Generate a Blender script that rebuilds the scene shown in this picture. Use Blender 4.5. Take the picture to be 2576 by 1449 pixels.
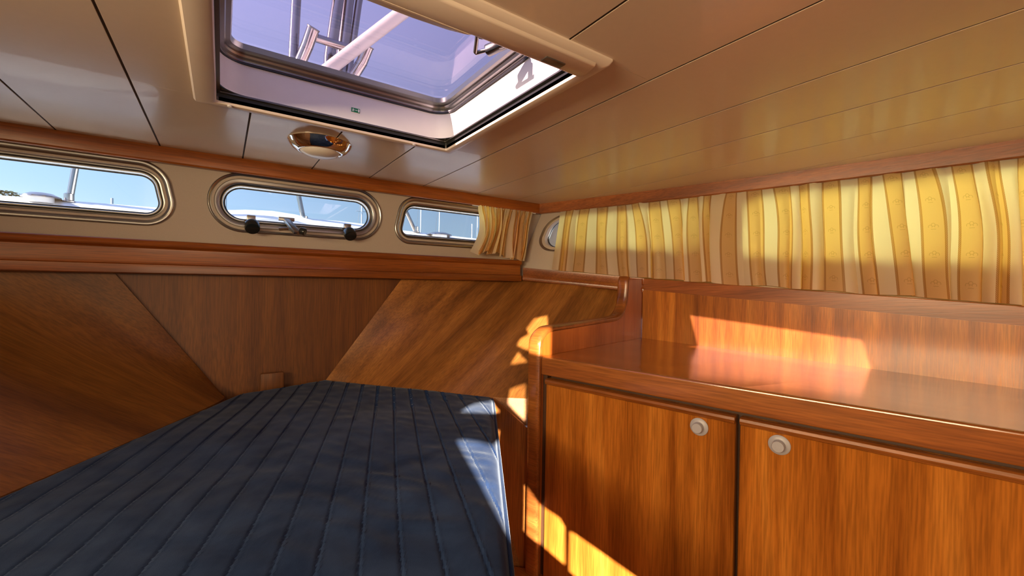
import bpy, bmesh, math, random
import numpy as np
from mathutils import Vector, Matrix
from mathutils import geometry as mg
from mathutils import noise as mn
random.seed(7)
S = bpy.context.scene
for o in list(bpy.data.objects): bpy.data.objects.remove(o)
COL = S.collection

# ---------------------------------------------------------------- camera
# world: X to starboard, Y to the stern, Z up; the camera stands at the origin, ceiling 0.375 m above it
cam = bpy.data.cameras.new('camera'); cam.sensor_width = 36.0; cam.lens = 1065 / 2576 * 36; cam.clip_start = .02; cam.clip_end = 500
co = bpy.data.objects.new('camera', cam); COL.objects.link(co); S.camera = co
co.matrix_world = Matrix(((.8247, -.0082, -.5655, 0), (-.5653, .0159, -.8247, 0), (.0158, .9998, .0084, 0), (0, 0, 0, 1)))

# ---------------------------------------------------------------- sky, sun, lights
SUN = Vector((1, -.14, -.53)).normalized()
w = bpy.data.worlds.new('sky'); S.world = w; w.use_nodes = True
nt = w.node_tree; nt.nodes.clear()
def N(nt, t, **k):
    n = nt.nodes.new(t)
    for a, b in k.items():
        if a.startswith('i_'):
            n.inputs[a[2:].replace('_', ' ')].default_value = b
        else: setattr(n, a, b)
    return n
out = N(nt, 'ShaderNodeOutputWorld'); bg = N(nt, 'ShaderNodeBackground')
tc = N(nt, 'ShaderNodeTexCoord'); sx = N(nt, 'ShaderNodeSeparateXYZ'); cr = N(nt, 'ShaderNodeValToRGB')
nt.links.new(tc.outputs['Generated'], sx.inputs[0]); nt.links.new(sx.outputs['Z'], cr.inputs[0])
e = cr.color_ramp.elements
e[0].position = 0.0; e[0].color = (.10, .16, .20, 1)
e[1].position = .03; e[1].color = (.62, .84, 1.04, 1)
for p, c in ((.18, (.45, .66, .97, 1)), (.5, (.42, .56, .95, 1)), (1, (.22, .34, .75, 1))):
    q = e.new(p); q.color = c
# brighter round the sun
dt = N(nt, 'ShaderNodeVectorMath', operation='DOT_PRODUCT'); dt.inputs[1].default_value = -SUN
nt.links.new(tc.outputs['Generated'], dt.inputs[0])
mr = N(nt, 'ShaderNodeMapRange'); mr.inputs['From Min'].default_value = -.2; mr.inputs['From Max'].default_value = 1
mr.inputs['To Min'].default_value = .72; mr.inputs['To Max'].default_value = 2.05
nt.links.new(dt.outputs['Value'], mr.inputs['Value'])
nt.links.new(cr.outputs[0], bg.inputs['Color']); nt.links.new(mr.outputs[0], bg.inputs['Strength'])
nt.links.new(bg.outputs[0], out.inputs[0])
SKYK = mr

def lamp(name, kind, loc, direction, energy, color, **k):
    l = bpy.data.lights.new(name, kind); l.energy = energy; l.color = color
    for a, b in k.items(): setattr(l, a, b)
    o = bpy.data.objects.new(name, l); COL.objects.link(o); o.location = loc
    o.rotation_euler = Vector(direction).to_track_quat('-Z', 'Y').to_euler(); return o
lamp('sun', 'SUN', (-3, 1, 3), SUN, 18.0, (1, .90, .76), angle=.009)
# fill light added behind the camera to brighten the cabin
lamp('forward_fill', 'AREA', (-.15, -1.12, .0), (.12, 1, -.05), 6.5, (1, .74, .46), shape='RECTANGLE', size=.7, size_y=.7)
lamp('port_fill', 'AREA', (-1.04, .02, .20), (1, .12, .06), 22.0, (1, .74, .44), shape='RECTANGLE', size=1.3, size_y=.15, spread=math.radians(125))  # fill added at the closed port wall to light cabinet and ceiling
# positions of added spots that throw sun patches through slits in the bulkhead
L2 = Vector((-1.6, -3.2, 1.0)); L1 = Vector((-2.4, -3.2, .5))
vs = S.view_settings; S.display_settings.display_device = 'sRGB'
vs.view_transform = 'Standard'; vs.look = 'None'; vs.gamma = 1; vs.use_curve_mapping = False; vs.exposure = 0.0

# ---------------------------------------------------------------- materials
def newmat(name):
    m = bpy.data.materials.new(name); m.use_nodes = True
    return m, m.node_tree, m.node_tree.nodes['Principled BSDF']
def simple(name, col, rough=.5, metal=0, noise=0, nscale=30, coat=0, bump=0, spec=.5, alpha=None):
    m, nt, p = newmat(name)
    p.inputs['Roughness'].default_value = rough; p.inputs['Metallic'].default_value = metal
    p.inputs['Coat Weight'].default_value = coat; p.inputs['Specular IOR Level'].default_value = spec
    tc = N(nt, 'ShaderNodeTexCoord'); nz = N(nt, 'ShaderNodeTexNoise', i_Scale=nscale, i_Detail=4.0)
    nt.links.new(tc.outputs['Object'], nz.inputs['Vector'])
    mx = N(nt, 'ShaderNodeMix', data_type='RGBA')
    mx.inputs[6].default_value = tuple(c * (1 - noise) for c in col) + (1,); mx.inputs[7].default_value = tuple(min(1, c * (1 + noise)) for c in col) + (1,)
    nt.links.new(nz.outputs[0], mx.inputs[0]); nt.links.new(mx.outputs[2], p.inputs['Base Color'])
    if bump:
        b = N(nt, 'ShaderNodeBump', i_Strength=bump, i_Distance=.001); nt.links.new(nz.outputs[0], b.inputs['Height']); nt.links.new(b.outputs[0], p.inputs['Normal'])
    return m
def wood(name, dark, mid, light, grain=(0, 0, 1), across=(1, 0, 0), scale=1.0, rough=.34, coat=.2, bump=.15, flecks=.5, blotch=.5):
    """veneer: noise stretched along the grain axis, fine pores, two tones"""
    m, nt, p = newmat(name); L = nt.links.new
    g = Vector(grain).normalized(); a = Vector(across); a = (a - g * a.dot(g)).normalized(); b = g.cross(a)
    tc = N(nt, 'ShaderNodeTexCoord')
    def axis(v, k):
        d = N(nt, 'ShaderNodeVectorMath', operation='DOT_PRODUCT'); d.inputs[1].default_value = v * k
        L(tc.outputs['Object'], d.inputs[0]); return d.outputs['Value']
    def nz(kg, ka, det, dist=0):
        c = N(nt, 'ShaderNodeCombineXYZ'); L(axis(g, kg * scale), c.inputs[0]); L(axis(a, ka * scale), c.inputs[1]); L(axis(b, ka * scale), c.inputs[2])
        n = N(nt, 'ShaderNodeTexNoise', i_Scale=1.0, i_Detail=det, i_Distortion=dist); L(c.outputs[0], n.inputs['Vector']); return n.outputs[0]
    n1 = nz(1.3, 22, 5, .4); n2 = nz(14, 330, 3); n3 = nz(.8, 7, 2, .3)
    r1 = N(nt, 'ShaderNodeValToRGB'); r1.color_ramp.elements[0].position = .30; r1.color_ramp.elements[1].position = .72
    r1.color_ramp.elements[0].color = dark + (1,); r1.color_ramp.elements[1].color = light + (1,); q = r1.color_ramp.elements.new(.52); q.color = mid + (1,)
    L(n1, r1.inputs[0])
    r2 = N(nt, 'ShaderNodeMapRange'); r2.inputs['From Min'].default_value = .35; r2.inputs['From Max'].default_value = .62; r2.inputs['To Min'].default_value = 1 - flecks * .55; r2.inputs['To Max'].default_value = 1.08
    L(n2, r2.inputs['Value'])
    r3 = N(nt, 'ShaderNodeMapRange'); r3.inputs['From Min'].default_value = .3; r3.inputs['From Max'].default_value = .7; r3.inputs['To Min'].default_value = 1 - .5 * blotch; r3.inputs['To Max'].default_value = 1 + .35 * blotch
    L(n3, r3.inputs['Value'])
    mu = N(nt, 'ShaderNodeMath', operation='MULTIPLY'); L(r2.outputs[0], mu.inputs[0]); L(r3.outputs[0], mu.inputs[1])
    vm = N(nt, 'ShaderNodeVectorMath', operation='SCALE'); L(r1.outputs[0], vm.inputs[0]); L(mu.outputs[0], vm.inputs['Scale'])
    L(vm.outputs[0], p.inputs['Base Color'])
    p.inputs['Roughness'].default_value = rough; p.inputs['Coat Weight'].default_value = coat; p.inputs['Coat Roughness'].default_value = .12
    bp = N(nt, 'ShaderNodeBump', i_Strength=bump, i_Distance=.0006); L(n2, bp.inputs['Height']); L(bp.outputs[0], p.inputs['Normal'])
    return m
D, M_, LT = (.24, .066, .007), (.42, .135, .016), (.56, .21, .030)
FT = Vector((.2409, -.9705, 0)); FW = Vector((.9705, .2409, 0))         # along the cabinet front, into the cabinet
teak_v = wood('teak_veneer_upright', D, M_, LT, (0, 0, 1), FT, blotch=.3)
teak_panel = wood('teak_backrest', D, M_, LT, (0, 0, 1), (.15, -.99, 0), scale=1.2)
teak_front = wood('teak_edging', (.15, .038, .007), (.27, .080, .015), (.36, .12, .024), FT, FW, rough=.28, coat=.5)
teak_top = wood('teak_counter_top', (.29, .085, .012), (.40, .125, .018), (.48, .165, .024), FT, FW, scale=.8, rough=.22, coat=.7, bump=.04, flecks=.2)
teak_side = wood('teak_side_panel', (.27, .062, .009), (.36, .088, .012), (.42, .11, .016), (0, 0, 1), FW, rough=.25, coat=.6, bump=.04, flecks=.2)
teak_x = wood('teak_stern_rail', (.18, .042, .006), (.28, .074, .009), (.35, .10, .014), (1, 0, 0), (0, 0, 1), rough=.33, coat=.2)
teak_y = wood('teak_side_rail', (.17, .048, .012), (.28, .085, .022), (.36, .125, .036), (.15, -.99, .07), (0, 0, 1), rough=.33, coat=.2)
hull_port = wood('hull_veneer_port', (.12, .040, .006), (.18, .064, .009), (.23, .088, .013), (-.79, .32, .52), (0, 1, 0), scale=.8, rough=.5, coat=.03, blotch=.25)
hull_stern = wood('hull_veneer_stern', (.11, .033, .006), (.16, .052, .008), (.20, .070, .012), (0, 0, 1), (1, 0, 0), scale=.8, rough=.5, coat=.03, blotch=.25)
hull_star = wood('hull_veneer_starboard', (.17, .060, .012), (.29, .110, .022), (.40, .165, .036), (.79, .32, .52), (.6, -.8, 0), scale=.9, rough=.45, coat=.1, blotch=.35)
vinyl = simple('ceiling_vinyl', (.64, .52, .40), .30, 0, .03, 90, coat=.15, bump=.03)
wallgrey = simple('cream_wall_lining', (.44, .37, .31), .6, 0, .07, 700, bump=.25)
plastic = simple('white_hatch_plastic', (.70, .68, .68), .4, 0, .03, 40)
cream_pl = simple('cream_flange', (.68, .58, .48), .35, 0, .03, 40, coat=.2)
alu = simple('satin_aluminium', (.40, .40, .39), .30, 1, .02, 60)
steel = simple('polished_steel', (.46, .41, .38), .13, 1, .03, 20)
chrome = simple('chrome', (.82, .80, .77), .06, 1, .02, 20)
dark_alu = simple('anodised_groove', (.16, .15, .14), .35, .8, .05, 60)
rubber = simple('black_rubber', (.012, .013, .013), .45, 0, .1, 60)
blackpl = simple('black_plastic', (.010, .014, .015), .25, 0, .1, 60, coat=.4)
greypl = simple('grey_knob_plastic', (.34, .33, .36), .38, 0, .05, 60)
white_gel = simple('white_gelcoat', (.82, .83, .85), .3, 0, .02, 10, coat=.3)
frost = simple('frosted_lens', (.74, .70, .64), .35, 0, .02, 30, coat=.3)
green = simple('green_sticker', (.0, .16, .06), .4, 0, .02, 30)
whitep = simple('white_print', (.85, .85, .85), .4, 0, .02, 30)
joint_shade = simple('dark_joint', (.06, .035, .02), .8, 0, .1, 60)  # dark sheet tone stands in for shadow inside the plank seams
shadowgap = simple('recess_shade', (.05, .018, .005), .6, 0, .2, 40)  # near-black tone puts the shade of the cabinet gaps into the colour
leafm = simple('pine_foliage', (.035, .075, .03), .8, 0, .5, 9)
barkm = simple('bark', (.09, .06, .04), .8, 0, .3, 20)
waterm = simple('harbour_water', (.06, .11, .14), .12, 0, .3, 2, bump=.6)
mastm = simple('mast_aluminium', (.75, .77, .80), .35, .5, .03, 20)
whitepole = simple('white_enamel', (.44, .41, .39), .3, 0, .02, 20, coat=.3)
floorm = wood('floor_veneer', D, M_, LT, (0, 1, 0), (1, 0, 0))

def glass(name, tint, refl=.9):
    m, nt, p = newmat(name); nt.nodes.remove(p); L = nt.links.new
    o = nt.nodes['Material Output']
    t = N(nt, 'ShaderNodeBsdfTransparent'); t.inputs[0].default_value = tint + (1,)
    g = N(nt, 'ShaderNodeBsdfGlossy', i_Roughness=.02); g.inputs[0].default_value = (refl, refl, refl, 1)
    lw = N(nt, 'ShaderNodeLayerWeight', i_Blend=.5); pw = N(nt, 'ShaderNodeMath', operation='POWER'); pw.inputs[1].default_value = 5.0; L(lw.outputs['Facing'], pw.inputs[0])
    f = N(nt, 'ShaderNodeMath', operation='MULTIPLY_ADD'); f.inputs[1].default_value = .9; f.inputs[2].default_value = .035; L(pw.outputs[0], f.inputs[0]); mx = N(nt, 'ShaderNodeMixShader')
    L(f.outputs[0], mx.inputs[0]); L(t.outputs[0], mx.inputs[1]); L(g.outputs[0], mx.inputs[2]); L(mx.outputs[0], o.inputs[0])
    return m
glass_clear = glass('clear_pane', (.93, .96, .97)); glass_tint = glass('tinted_hatch_pane', (.93, .80, .86))

def velvet():
    m, nt, p = newmat('navy_velvet'); L = nt.links.new
    tc = N(nt, 'ShaderNodeTexCoord'); n = N(nt, 'ShaderNodeTexNoise', i_Scale=9.0, i_Detail=7.0, i_Roughness=.62, i_Distortion=.5); L(tc.outputs['Object'], n.inputs['Vector'])
    r = N(nt, 'ShaderNodeValToRGB'); r.color_ramp.elements[0].position = .36; r.color_ramp.elements[1].position = .68
    r.color_ramp.elements[0].color = (.004, .016, .055, 1); r.color_ramp.elements[1].color = (.020, .041, .100, 1); L(n.outputs[0], r.inputs[0]); L(r.outputs[0], p.inputs['Base Color'])
    p.inputs['Roughness'].default_value = .75; p.inputs['Sheen Weight'].default_value = .13; p.inputs['Sheen Roughness'].default_value = .3
    p.inputs['Sheen Tint'].default_value = (.85, .92, 1, 1); p.inputs['Specular IOR Level'].default_value = .2
    n2 = N(nt, 'ShaderNodeTexNoise', i_Scale=700.0, i_Detail=2.0); L(tc.outputs['Object'], n2.inputs['Vector'])
    b = N(nt, 'ShaderNodeBump', i_Strength=.3, i_Distance=.0008); L(n2.outputs[0], b.inputs['Height']); L(b.outputs[0], p.inputs['Normal'])
    return m
navy = velvet()

def fabric():
    """striped satin curtain: cream and gold bands, twisted cord lines, small woven crown motifs. UV in metres of cloth."""
    m, nt, p = newmat('striped_satin'); nt.nodes.remove(p); L = nt.links.new; o = nt.nodes['Material Output']
    def ma(op, a, b=None, c=None):
        n = N(nt, 'ShaderNodeMath', operation=op)
        for i, x in enumerate((a, b, c)):
            if x is None: continue
            if hasattr(x, 'is_output'): L(x, n.inputs[i])
            else: n.inputs[i].default_value = x
        return n.outputs[0]
    tc = N(nt, 'ShaderNodeTexCoord'); sp = N(nt, 'ShaderNodeSeparateXYZ'); L(tc.outputs['UV'], sp.inputs[0]); u, v = sp.outputs[0], sp.outputs[1]
    per = .092
    f = ma('MULTIPLY', ma('FRACT', ma('DIVIDE', u, per)), per)                      # 0..per
    gold = ma('MULTIPLY', ma('GREATER_THAN', f, .042), ma('LESS_THAN', f, .086))
    l1 = ma('LESS_THAN', ma('ABSOLUTE', ma('SUBTRACT', f, .041)), .0030); l2 = ma('LESS_THAN', ma('ABSOLUTE', ma('SUBTRACT', f, .087)), .0030)
    line = ma('MAXIMUM', l1, l2)
    tw = ma('GREATER_THAN', ma('FRACT', ma('DIVIDE', ma('ADD', v, ma('MULTIPLY', u, 1.2)), .004)), .45)
    linek = ma('MULTIPLY', line, ma('ADD', .6, ma('MULTIPLY', tw, .4)))
    # crown motif inside the gold band
    row = ma('FLOOR', ma('DIVIDE', v, .062)); cu = ma('SUBTRACT', f, .064); cv = ma('SUBTRACT', ma('SUBTRACT', v, ma('MULTIPLY', row, .062)), .031)
    def ring(x, y, r, wd=.0007):
        a = ma('SUBTRACT', cu, x); b = ma('SUBTRACT', cv, y); d = ma('SQRT', ma('ADD', ma('MULTIPLY', a, a), ma('MULTIPLY', b, b)))
        return ma('LESS_THAN', ma('ABSOLUTE', ma('SUBTRACT', d, r)), wd)
    up = ma('GREATER_THAN', cv, -.002)
    mot = ma('MULTIPLY', ma('MAXIMUM', ma('MAXIMUM', ring(0, .004, .0035), ring(-.006, .0, .0036)), ring(.006, .0, .0036)), up)
    bar = ma('MULTIPLY', ma('LESS_THAN', ma('ABSOLUTE', ma('ADD', cv, .006)), .0007), ma('LESS_THAN', ma('ABSOLUTE', cu), .005))
    mot = ma('MAXIMUM', mot, bar)
    def cols(cream, goldc, linec, motk):
        a = N(nt, 'ShaderNodeMix', data_type='RGBA'); a.inputs[6].default_value = cream + (1,); a.inputs[7].default_value = goldc + (1,); L(gold, a.inputs[0])
        b = N(nt, 'ShaderNodeMix', data_type='RGBA'); b.inputs[7].default_value = linec + (1,); L(a.outputs[2], b.inputs[6]); L(linek, b.inputs[0])
        c = N(nt, 'ShaderNodeMix', data_type='RGBA'); c.inputs[7].default_value = motk + (1,); L(b.outputs[2], c.inputs[6]); L(ma('MULTIPLY', mot, .55), c.inputs[0])
        return c.outputs[2]
    cd = cols((.92, .83, .72), (.76, .55, .32), (.42, .22, .05), (.45, .27, .08))
    ct = cols((.97, .83, .24), (.97, .64, .09), (.60, .28, .02), (.70, .42, .05))
    d = N(nt, 'ShaderNodeBsdfDiffuse'); L(cd, d.inputs[0]); t = N(nt, 'ShaderNodeBsdfTranslucent'); L(ct, t.inputs[0])
    mx = N(nt, 'ShaderNodeMixShader'); mx.inputs[0].default_value = .68; L(d.outputs[0], mx.inputs[1]); L(t.outputs[0], mx.inputs[2])
    g = N(nt, 'ShaderNodeBsdfGlossy', i_Roughness=.35); g.inputs[0].default_value = (.9, .8, .6, 1)
    m2 = N(nt, 'ShaderNodeMixShader'); m2.inputs[0].default_value = .05; L(mx.outputs[0], m2.inputs[1]); L(g.outputs[0], m2.inputs[2]); L(m2.outputs[0], o.inputs[0])
    return m
satin = fabric()

# ---------------------------------------------------------------- helpers
def link(name, me, mat, parent=None, smooth=True, **props):
    o = bpy.data.objects.new(name, me); COL.objects.link(o)
    if mat: me.materials.append(mat)
    if smooth:
        me.shade_smooth()
        try: me.set_sharp_from_angle(angle=math.radians(38))
        except Exception: pass
    if parent: o.parent = parent
    for k, v in props.items(): o[k] = v
    return o
def obj(name, verts, faces, mat, parent=None, smooth=True, bevel=0, seg=2, recalc=True, **props):
    me = bpy.data.meshes.new(name); me.from_pydata([tuple(v) for v in verts], [], faces)
    bm = bmesh.new(); bm.from_mesh(me)
    if recalc: bmesh.ops.recalc_face_normals(bm, faces=bm.faces)
    if bevel: bmesh.ops.bevel(bm, geom=[ed for ed in bm.edges if ed.is_manifold and ed.calc_face_angle(0) > .5], offset=bevel, segments=seg, profile=.5, affect='EDGES', clamp_overlap=True)
    bm.to_mesh(me); bm.free(); me.update()
    return link(name, me, mat, parent, smooth, **props)
def empty(name, loc=(0, 0, 0), **props):
    o = bpy.data.objects.new(name, None); COL.objects.link(o); o.empty_display_size = .05; o.location = loc
    for k, v in props.items(): o[k] = v
    return o
def adopt(root):
    """children were modelled in world coordinates: keep them where they are"""
    bpy.context.view_layer.update()
    for c in root.children: c.matrix_parent_inverse = Matrix.Translation(-root.location)
def prism(name, poly, lo, hi, mat, parent=None, fmap=None, **k):
    """poly: 2D outline, extruded lo..hi; fmap(a,b,h) -> 3D (default x,y,z)"""
    fmap = fmap or (lambda a, b, h: (a, b, h)); n = len(poly)
    v = [fmap(a, b, lo) for a, b in poly] + [fmap(a, b, hi) for a, b in poly]
    f = [list(range(n))[::-1], list(range(n, 2 * n))] + [[i, (i + 1) % n, n + (i + 1) % n, n + i] for i in range(n)]
    return obj(name, v, f, mat, parent, **k)
def box(name, lo, hi, mat, parent=None, fmap=None, **k):
    return prism(name, [(lo[0], lo[1]), (hi[0], lo[1]), (hi[0], hi[1]), (lo[0], hi[1])], lo[2], hi[2], mat, parent, fmap, **k)
def sweep(name, path, prof, mat, parent=None, side=1, **k):
    """path: 3D points; prof: closed list of (offset to the side, dz)"""
    P = [Vector(p) for p in path]; v = []; n = len(prof)
    for i, p in enumerate(P):
        d1 = (P[i] - P[i - 1]) if i else (P[1] - P[0]); d2 = (P[i + 1] - P[i]) if i < len(P) - 1 else d1
        d1 = Vector((d1.x, d1.y, 0)).normalized(); d2 = Vector((d2.x, d2.y, 0)).normalized(); d = (d1 + d2).normalized()
        nn = Vector((-d.y, d.x, 0)) * side / max(.3, d.dot(d1))
        for a, z in prof: v.append(p + nn * a + Vector((0, 0, z)))
    f = []
    for i in range(len(P) - 1):
        for j in range(n): f.append([i * n + j, i * n + (j + 1) % n, (i + 1) * n + (j + 1) % n, (i + 1) * n + j])
    f += [list(range(n))[::-1], [(len(P) - 1) * n + j for j in range(n)]]
    return obj(name, v, f, mat, parent, **k)
def tube(name, pts, r, mat, parent=None, seg=16, cap=True, **k):
    P = [Vector(p) for p in pts]; v = []; R = r if isinstance(r, (list, tuple)) else [r] * len(P)
    ref = None
    for i, p in enumerate(P):
        d = (P[min(i + 1, len(P) - 1)] - P[max(i - 1, 0)]).normalized()
        if ref is None: ref = d.orthogonal().normalized()
        a = (ref - d * ref.dot(d)).normalized(); ref = a; b = d.cross(a)
        for j in range(seg):
            t = 2 * math.pi * j / seg; v.append(p + (a * math.cos(t) + b * math.sin(t)) * R[i])
    f = [[i * seg + j, i * seg + (j + 1) % seg, (i + 1) * seg + (j + 1) % seg, (i + 1) * seg + j] for i in range(len(P) - 1) for j in range(seg)]
    if cap: f += [list(range(seg))[::-1], [(len(P) - 1) * seg + j for j in range(seg)]]
    return obj(name, v, f, mat, parent, **k)
def lathe(name, prof, origin, axis, mat, parent=None, seg=32, **k):
    """prof: (radius, height along axis)"""
    ax = Vector(axis).normalized(); a = ax.orthogonal().normalized(); b = ax.cross(a); o = Vector(origin); v = []
    for r, h in prof:
        for j in range(seg):
            t = 2 * math.pi * j / seg; v.append(o + ax * h + (a * math.cos(t) + b * math.sin(t)) * max(r, 1e-5))
    f = [[i * seg + j, i * seg + (j + 1) % seg, (i + 1) * seg + (j + 1) % seg, (i + 1) * seg + j] for i in range(len(prof) - 1) for j in range(seg)]
    f += [list(range(seg))[::-1], [(len(prof) - 1) * seg + j for j in range(seg)]]
    return obj(name, v, f, mat, parent, **k)
def rpoly(c, rad, inset=0.0, n=10):
    """rounded polygon (corners counter-clockwise), moved inwards by inset"""
    m = len(c); out = []; L = []
    for i in range(m):
        p, q = Vector(c[i]), Vector(c[(i + 1) % m]); d = (q - p).normalized(); nn = Vector((-d.y, d.x)); L.append((p + nn * inset, d))
    C = []
    for i in range(m):
        (p, d), (q, e_) = L[i - 1], L[i]; cr_ = d.x * e_.y - d.y * e_.x; t = ((q.x - p.x) * e_.y - (q.y - p.y) * e_.x) / cr_; C.append(p + d * t)
    for i in range(m):
        r = max(.003, (rad[i] if isinstance(rad, (list, tuple)) else rad) - inset)
        d, e_ = L[i - 1][1], L[i][1]; th = math.atan2(d.x * e_.y - d.y * e_.x, d.dot(e_)); k = r * math.tan(th / 2)
        a = C[i] - d * k; cen = a + Vector((-d.y, d.x)) * r; a0 = math.atan2(a.y - cen.y, a.x - cen.x)
        for j in range(n + 1):
            t = a0 + th * j / n; out.append((cen.x + r * math.cos(t), cen.y + r * math.sin(t)))
    return out
def inside(p, poly):
    x, y = p; c = False; n = len(poly)
    for i in range(n):
        x1, y1 = poly[i]; x2, y2 = poly[i - 1]
        if (y1 > y) != (y2 > y) and x < (x2 - x1) * (y - y1) / (y2 - y1) + x1: c = not c
    return c
def holed(name, outer, holes, fmap, thick, mat, parent=None, step=None, **k):
    """sheet with holes; fmap(a,b,h) with h 0..thick gives both faces"""
    pts, edges = [], []
    for lp in [outer] + holes:
        s = len(pts); pts += [Vector(p) for p in lp]; edges += [(s + i, s + (i + 1) % len(lp)) for i in range(len(lp))]
    if step:
        xs = [p[0] for p in outer]; ys = [p[1] for p in outer]; x = min(xs) + step
        while x < max(xs):
            y = min(ys) + step
            while y < max(ys):
                if inside((x, y), outer) and not any(inside((x, y), h) for h in holes): pts.append(Vector((x, y)))
                y += step
            x += step
    V, E_, F, *_ = mg.delaunay_2d_cdt(pts, edges, [], 0, 1e-6)
    tri = []
    for f in F:
        c = sum((V[i] for i in f), Vector((0, 0))) / len(f)
        if inside(c, outer) and not any(inside(c, h) for h in holes): tri.append(list(f))
    n = len(V); v = [fmap(p.x, p.y, 0) for p in V] + [fmap(p.x, p.y, thick) for p in V]
    from collections import Counter
    ec = Counter()
    for t in tri:
        for i in range(3): ec[(t[i], t[(i + 1) % 3])] += 1
    fc = tri + [[i + n for i in t][::-1] for t in tri]
    for (a, b) in ec:
        if (b, a) not in ec: fc.append([b, a, a + n, b + n])
    return obj(name, v, fc, mat, parent, **k)
def rings(name, loops, mat, parent=None, closed=False, cap=False, **k):
    """skin between loops of equal point count"""
    n = len(loops[0]); v = [p for l in loops for p in l]; m = len(loops)
    f = [[i * n + j, i * n + (j + 1) % n, ((i + 1) % m) * n + (j + 1) % n, ((i + 1) % m) * n + j] for i in range(m if closed else m - 1) for j in range(n)]
    if cap: f.append([(m - 1) * n + j for j in range(n)])
    return obj(name, v, f, mat, parent, **k)

# ---------------------------------------------------------------- plan curves
def xc(y): t = y - .151; return 1.611 - .205 * t - .058 * t * t if t > 0 else 1.611 - .205 * t * .8          # ceiling edge, starboard
def xp(y): return .446 - xc(y)                                                                           # port, mirrored
YS = 1.55; YF = -1.2; ZC = .375; ZF = -.85
RAIL = [(1.085, 1.50, .0745), (1.366, 1.077, .032), (1.508, .137, -.031), (1.708, -1.2, -.12)]                   # top inner edge of the starboard rail
def rail(y):
    for (a, b) in zip(RAIL, RAIL[1:]):
        if y >= b[1] or b is RAIL[-1]:
            t = (y - a[1]) / (b[1] - a[1]); return a[0] + (b[0] - a[0]) * t, a[2] + (b[2] - a[2]) * t
ys_ = [1.552 - i * (2.752 / 30) for i in range(31)]
STR = dict(kind='structure')

# ---------------------------------------------------------------- structure: ceiling of separate planks
HX0, HX1, HY0, HY1 = -.035, .517, .50, 1.08
ceil = empty('ceiling', (.2, .2, ZC), **STR)
seams = [-1.35, -1.15, -.95, -.75, -.55, -.352, -.147, .050, .245, .435, .64, .871, 1.075, 1.28, 1.485, 1.75]
g = .0020
def clipx(x0, x1):
    """plank outline between two seams, inside the deck edge"""
    pts0 = [(xc(y) + .05, y) for y in ys_]; pts1 = [(xp(y) - .03, y) for y in ys_]
    outl = [(xp(YF) - .03, YF)] + pts1[::-1] + [(x, y) for x, y in pts0]
    def cut(poly, f):
        o = []
        for i in range(len(poly)):
            a, b = poly[i - 1], poly[i]; fa, fb = f(a), f(b)
            if fa * fb < 0: t = fa / (fa - fb); o.append((a[0] + (b[0] - a[0]) * t, a[1] + (b[1] - a[1]) * t))
            if fb >= 0: o.append(b)
        return o
    outl = cut(cut(outl, lambda p: p[0] - x0), lambda p: x1 - p[0]); return outl, cut
for i, (a, b) in enumerate(zip(seams, seams[1:])):
    o, cut = clipx(a + g, b - g)
    if len(o) < 3: continue
    parts = [o]
    if b > HX0 and a < HX1:
        parts = [cut(o, lambda p: p[1] - HY1), cut(o, lambda p: HY0 - p[1])]
        mid = cut(cut(o, lambda p: HY1 - p[1]), lambda p: p[1] - HY0)
        if a < HX0: parts.append(cut(mid, lambda p: HX0 - p[0]))
        if b > HX1: parts.append(cut(mid, lambda p: p[0] - HX1))
    for q in parts:
        cl = []
        for p in q:
            if not cl or (Vector(p) - Vector(cl[-1])).length > 1e-4: cl.append(p)
        if len(cl) > 2: prism('plank', cl, ZC, ZC + .0018, vinyl, ceil, bevel=.0003, seg=1)
holed('joint_backing', [(-1.3, YF), (1.7, YF), (1.75, 1.62), (-1.3, 1.62)], [[(HX0, HY0), (HX1, HY0), (HX1, HY1), (HX0, HY1)]], lambda a, b, h: (a, b, ZC + .0018 + h), .006, joint_shade, ceil, smooth=False)
# backing above the planks, with the hatch hole, forms the coach roof
roof_out = [(xp(YF) - .06, YF - .05)] + [(xp(y) - .06, y) for y in ys_[::-1]] + [(xp(1.55) - .06, 1.66), (xc(1.55) + .06, 1.66)] + [(xc(y) + .06, y) for y in ys_]+ [(xc(YF) + .06, YF - .05)]
hole = [(HX0, HY0), (HX1, HY0), (HX1, HY1), (HX0, HY1)]
holed('coach_roof', roof_out, [hole], lambda a, b, h: (a, b, ZC + .009 + h), .062, white_gel, ceil, smooth=False)
adopt(ceil)

# floor
floor = empty('floor', (.3, .2, ZF), **STR)
for i in range(14):
    box('plank', (-1.2 + i * .2 + .001, YF, ZF - .03), (-1.2 + (i + 1) * .2 - .001, 1.6, ZF), floorm, floor, bevel=.001, seg=1)
adopt(floor)

# stern wall: cream lining with window openings
W1 = [(-.56, .149), (-.098, .149), (-.135, .333), (-.56, .333)]; W1R = [.05, .07, .075, .05]
W2 = [(-.039, .149), (.487, .149), (.487, .335), (-.039, .335)]; W2R = .0925
W3 = [(.522, .149), (1.01, .149), (1.0, .333), (.562, .333)]; W3R = [.06, .05, .05, .075]
YW = 1.575
wb = empty('wall_back', (.2, YW, 0), **STR)
holed('lining', [(-1.0, .02), (1.45, .02), (1.45, ZC), (-1.0, ZC)], [rpoly(W1, W1R, .022), rpoly(W2, W2R, .022), rpoly(W3, W3R, .022)], lambda a, b, h: (a, YW + h, b), .035, wallgrey, wb, smooth=False)
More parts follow.
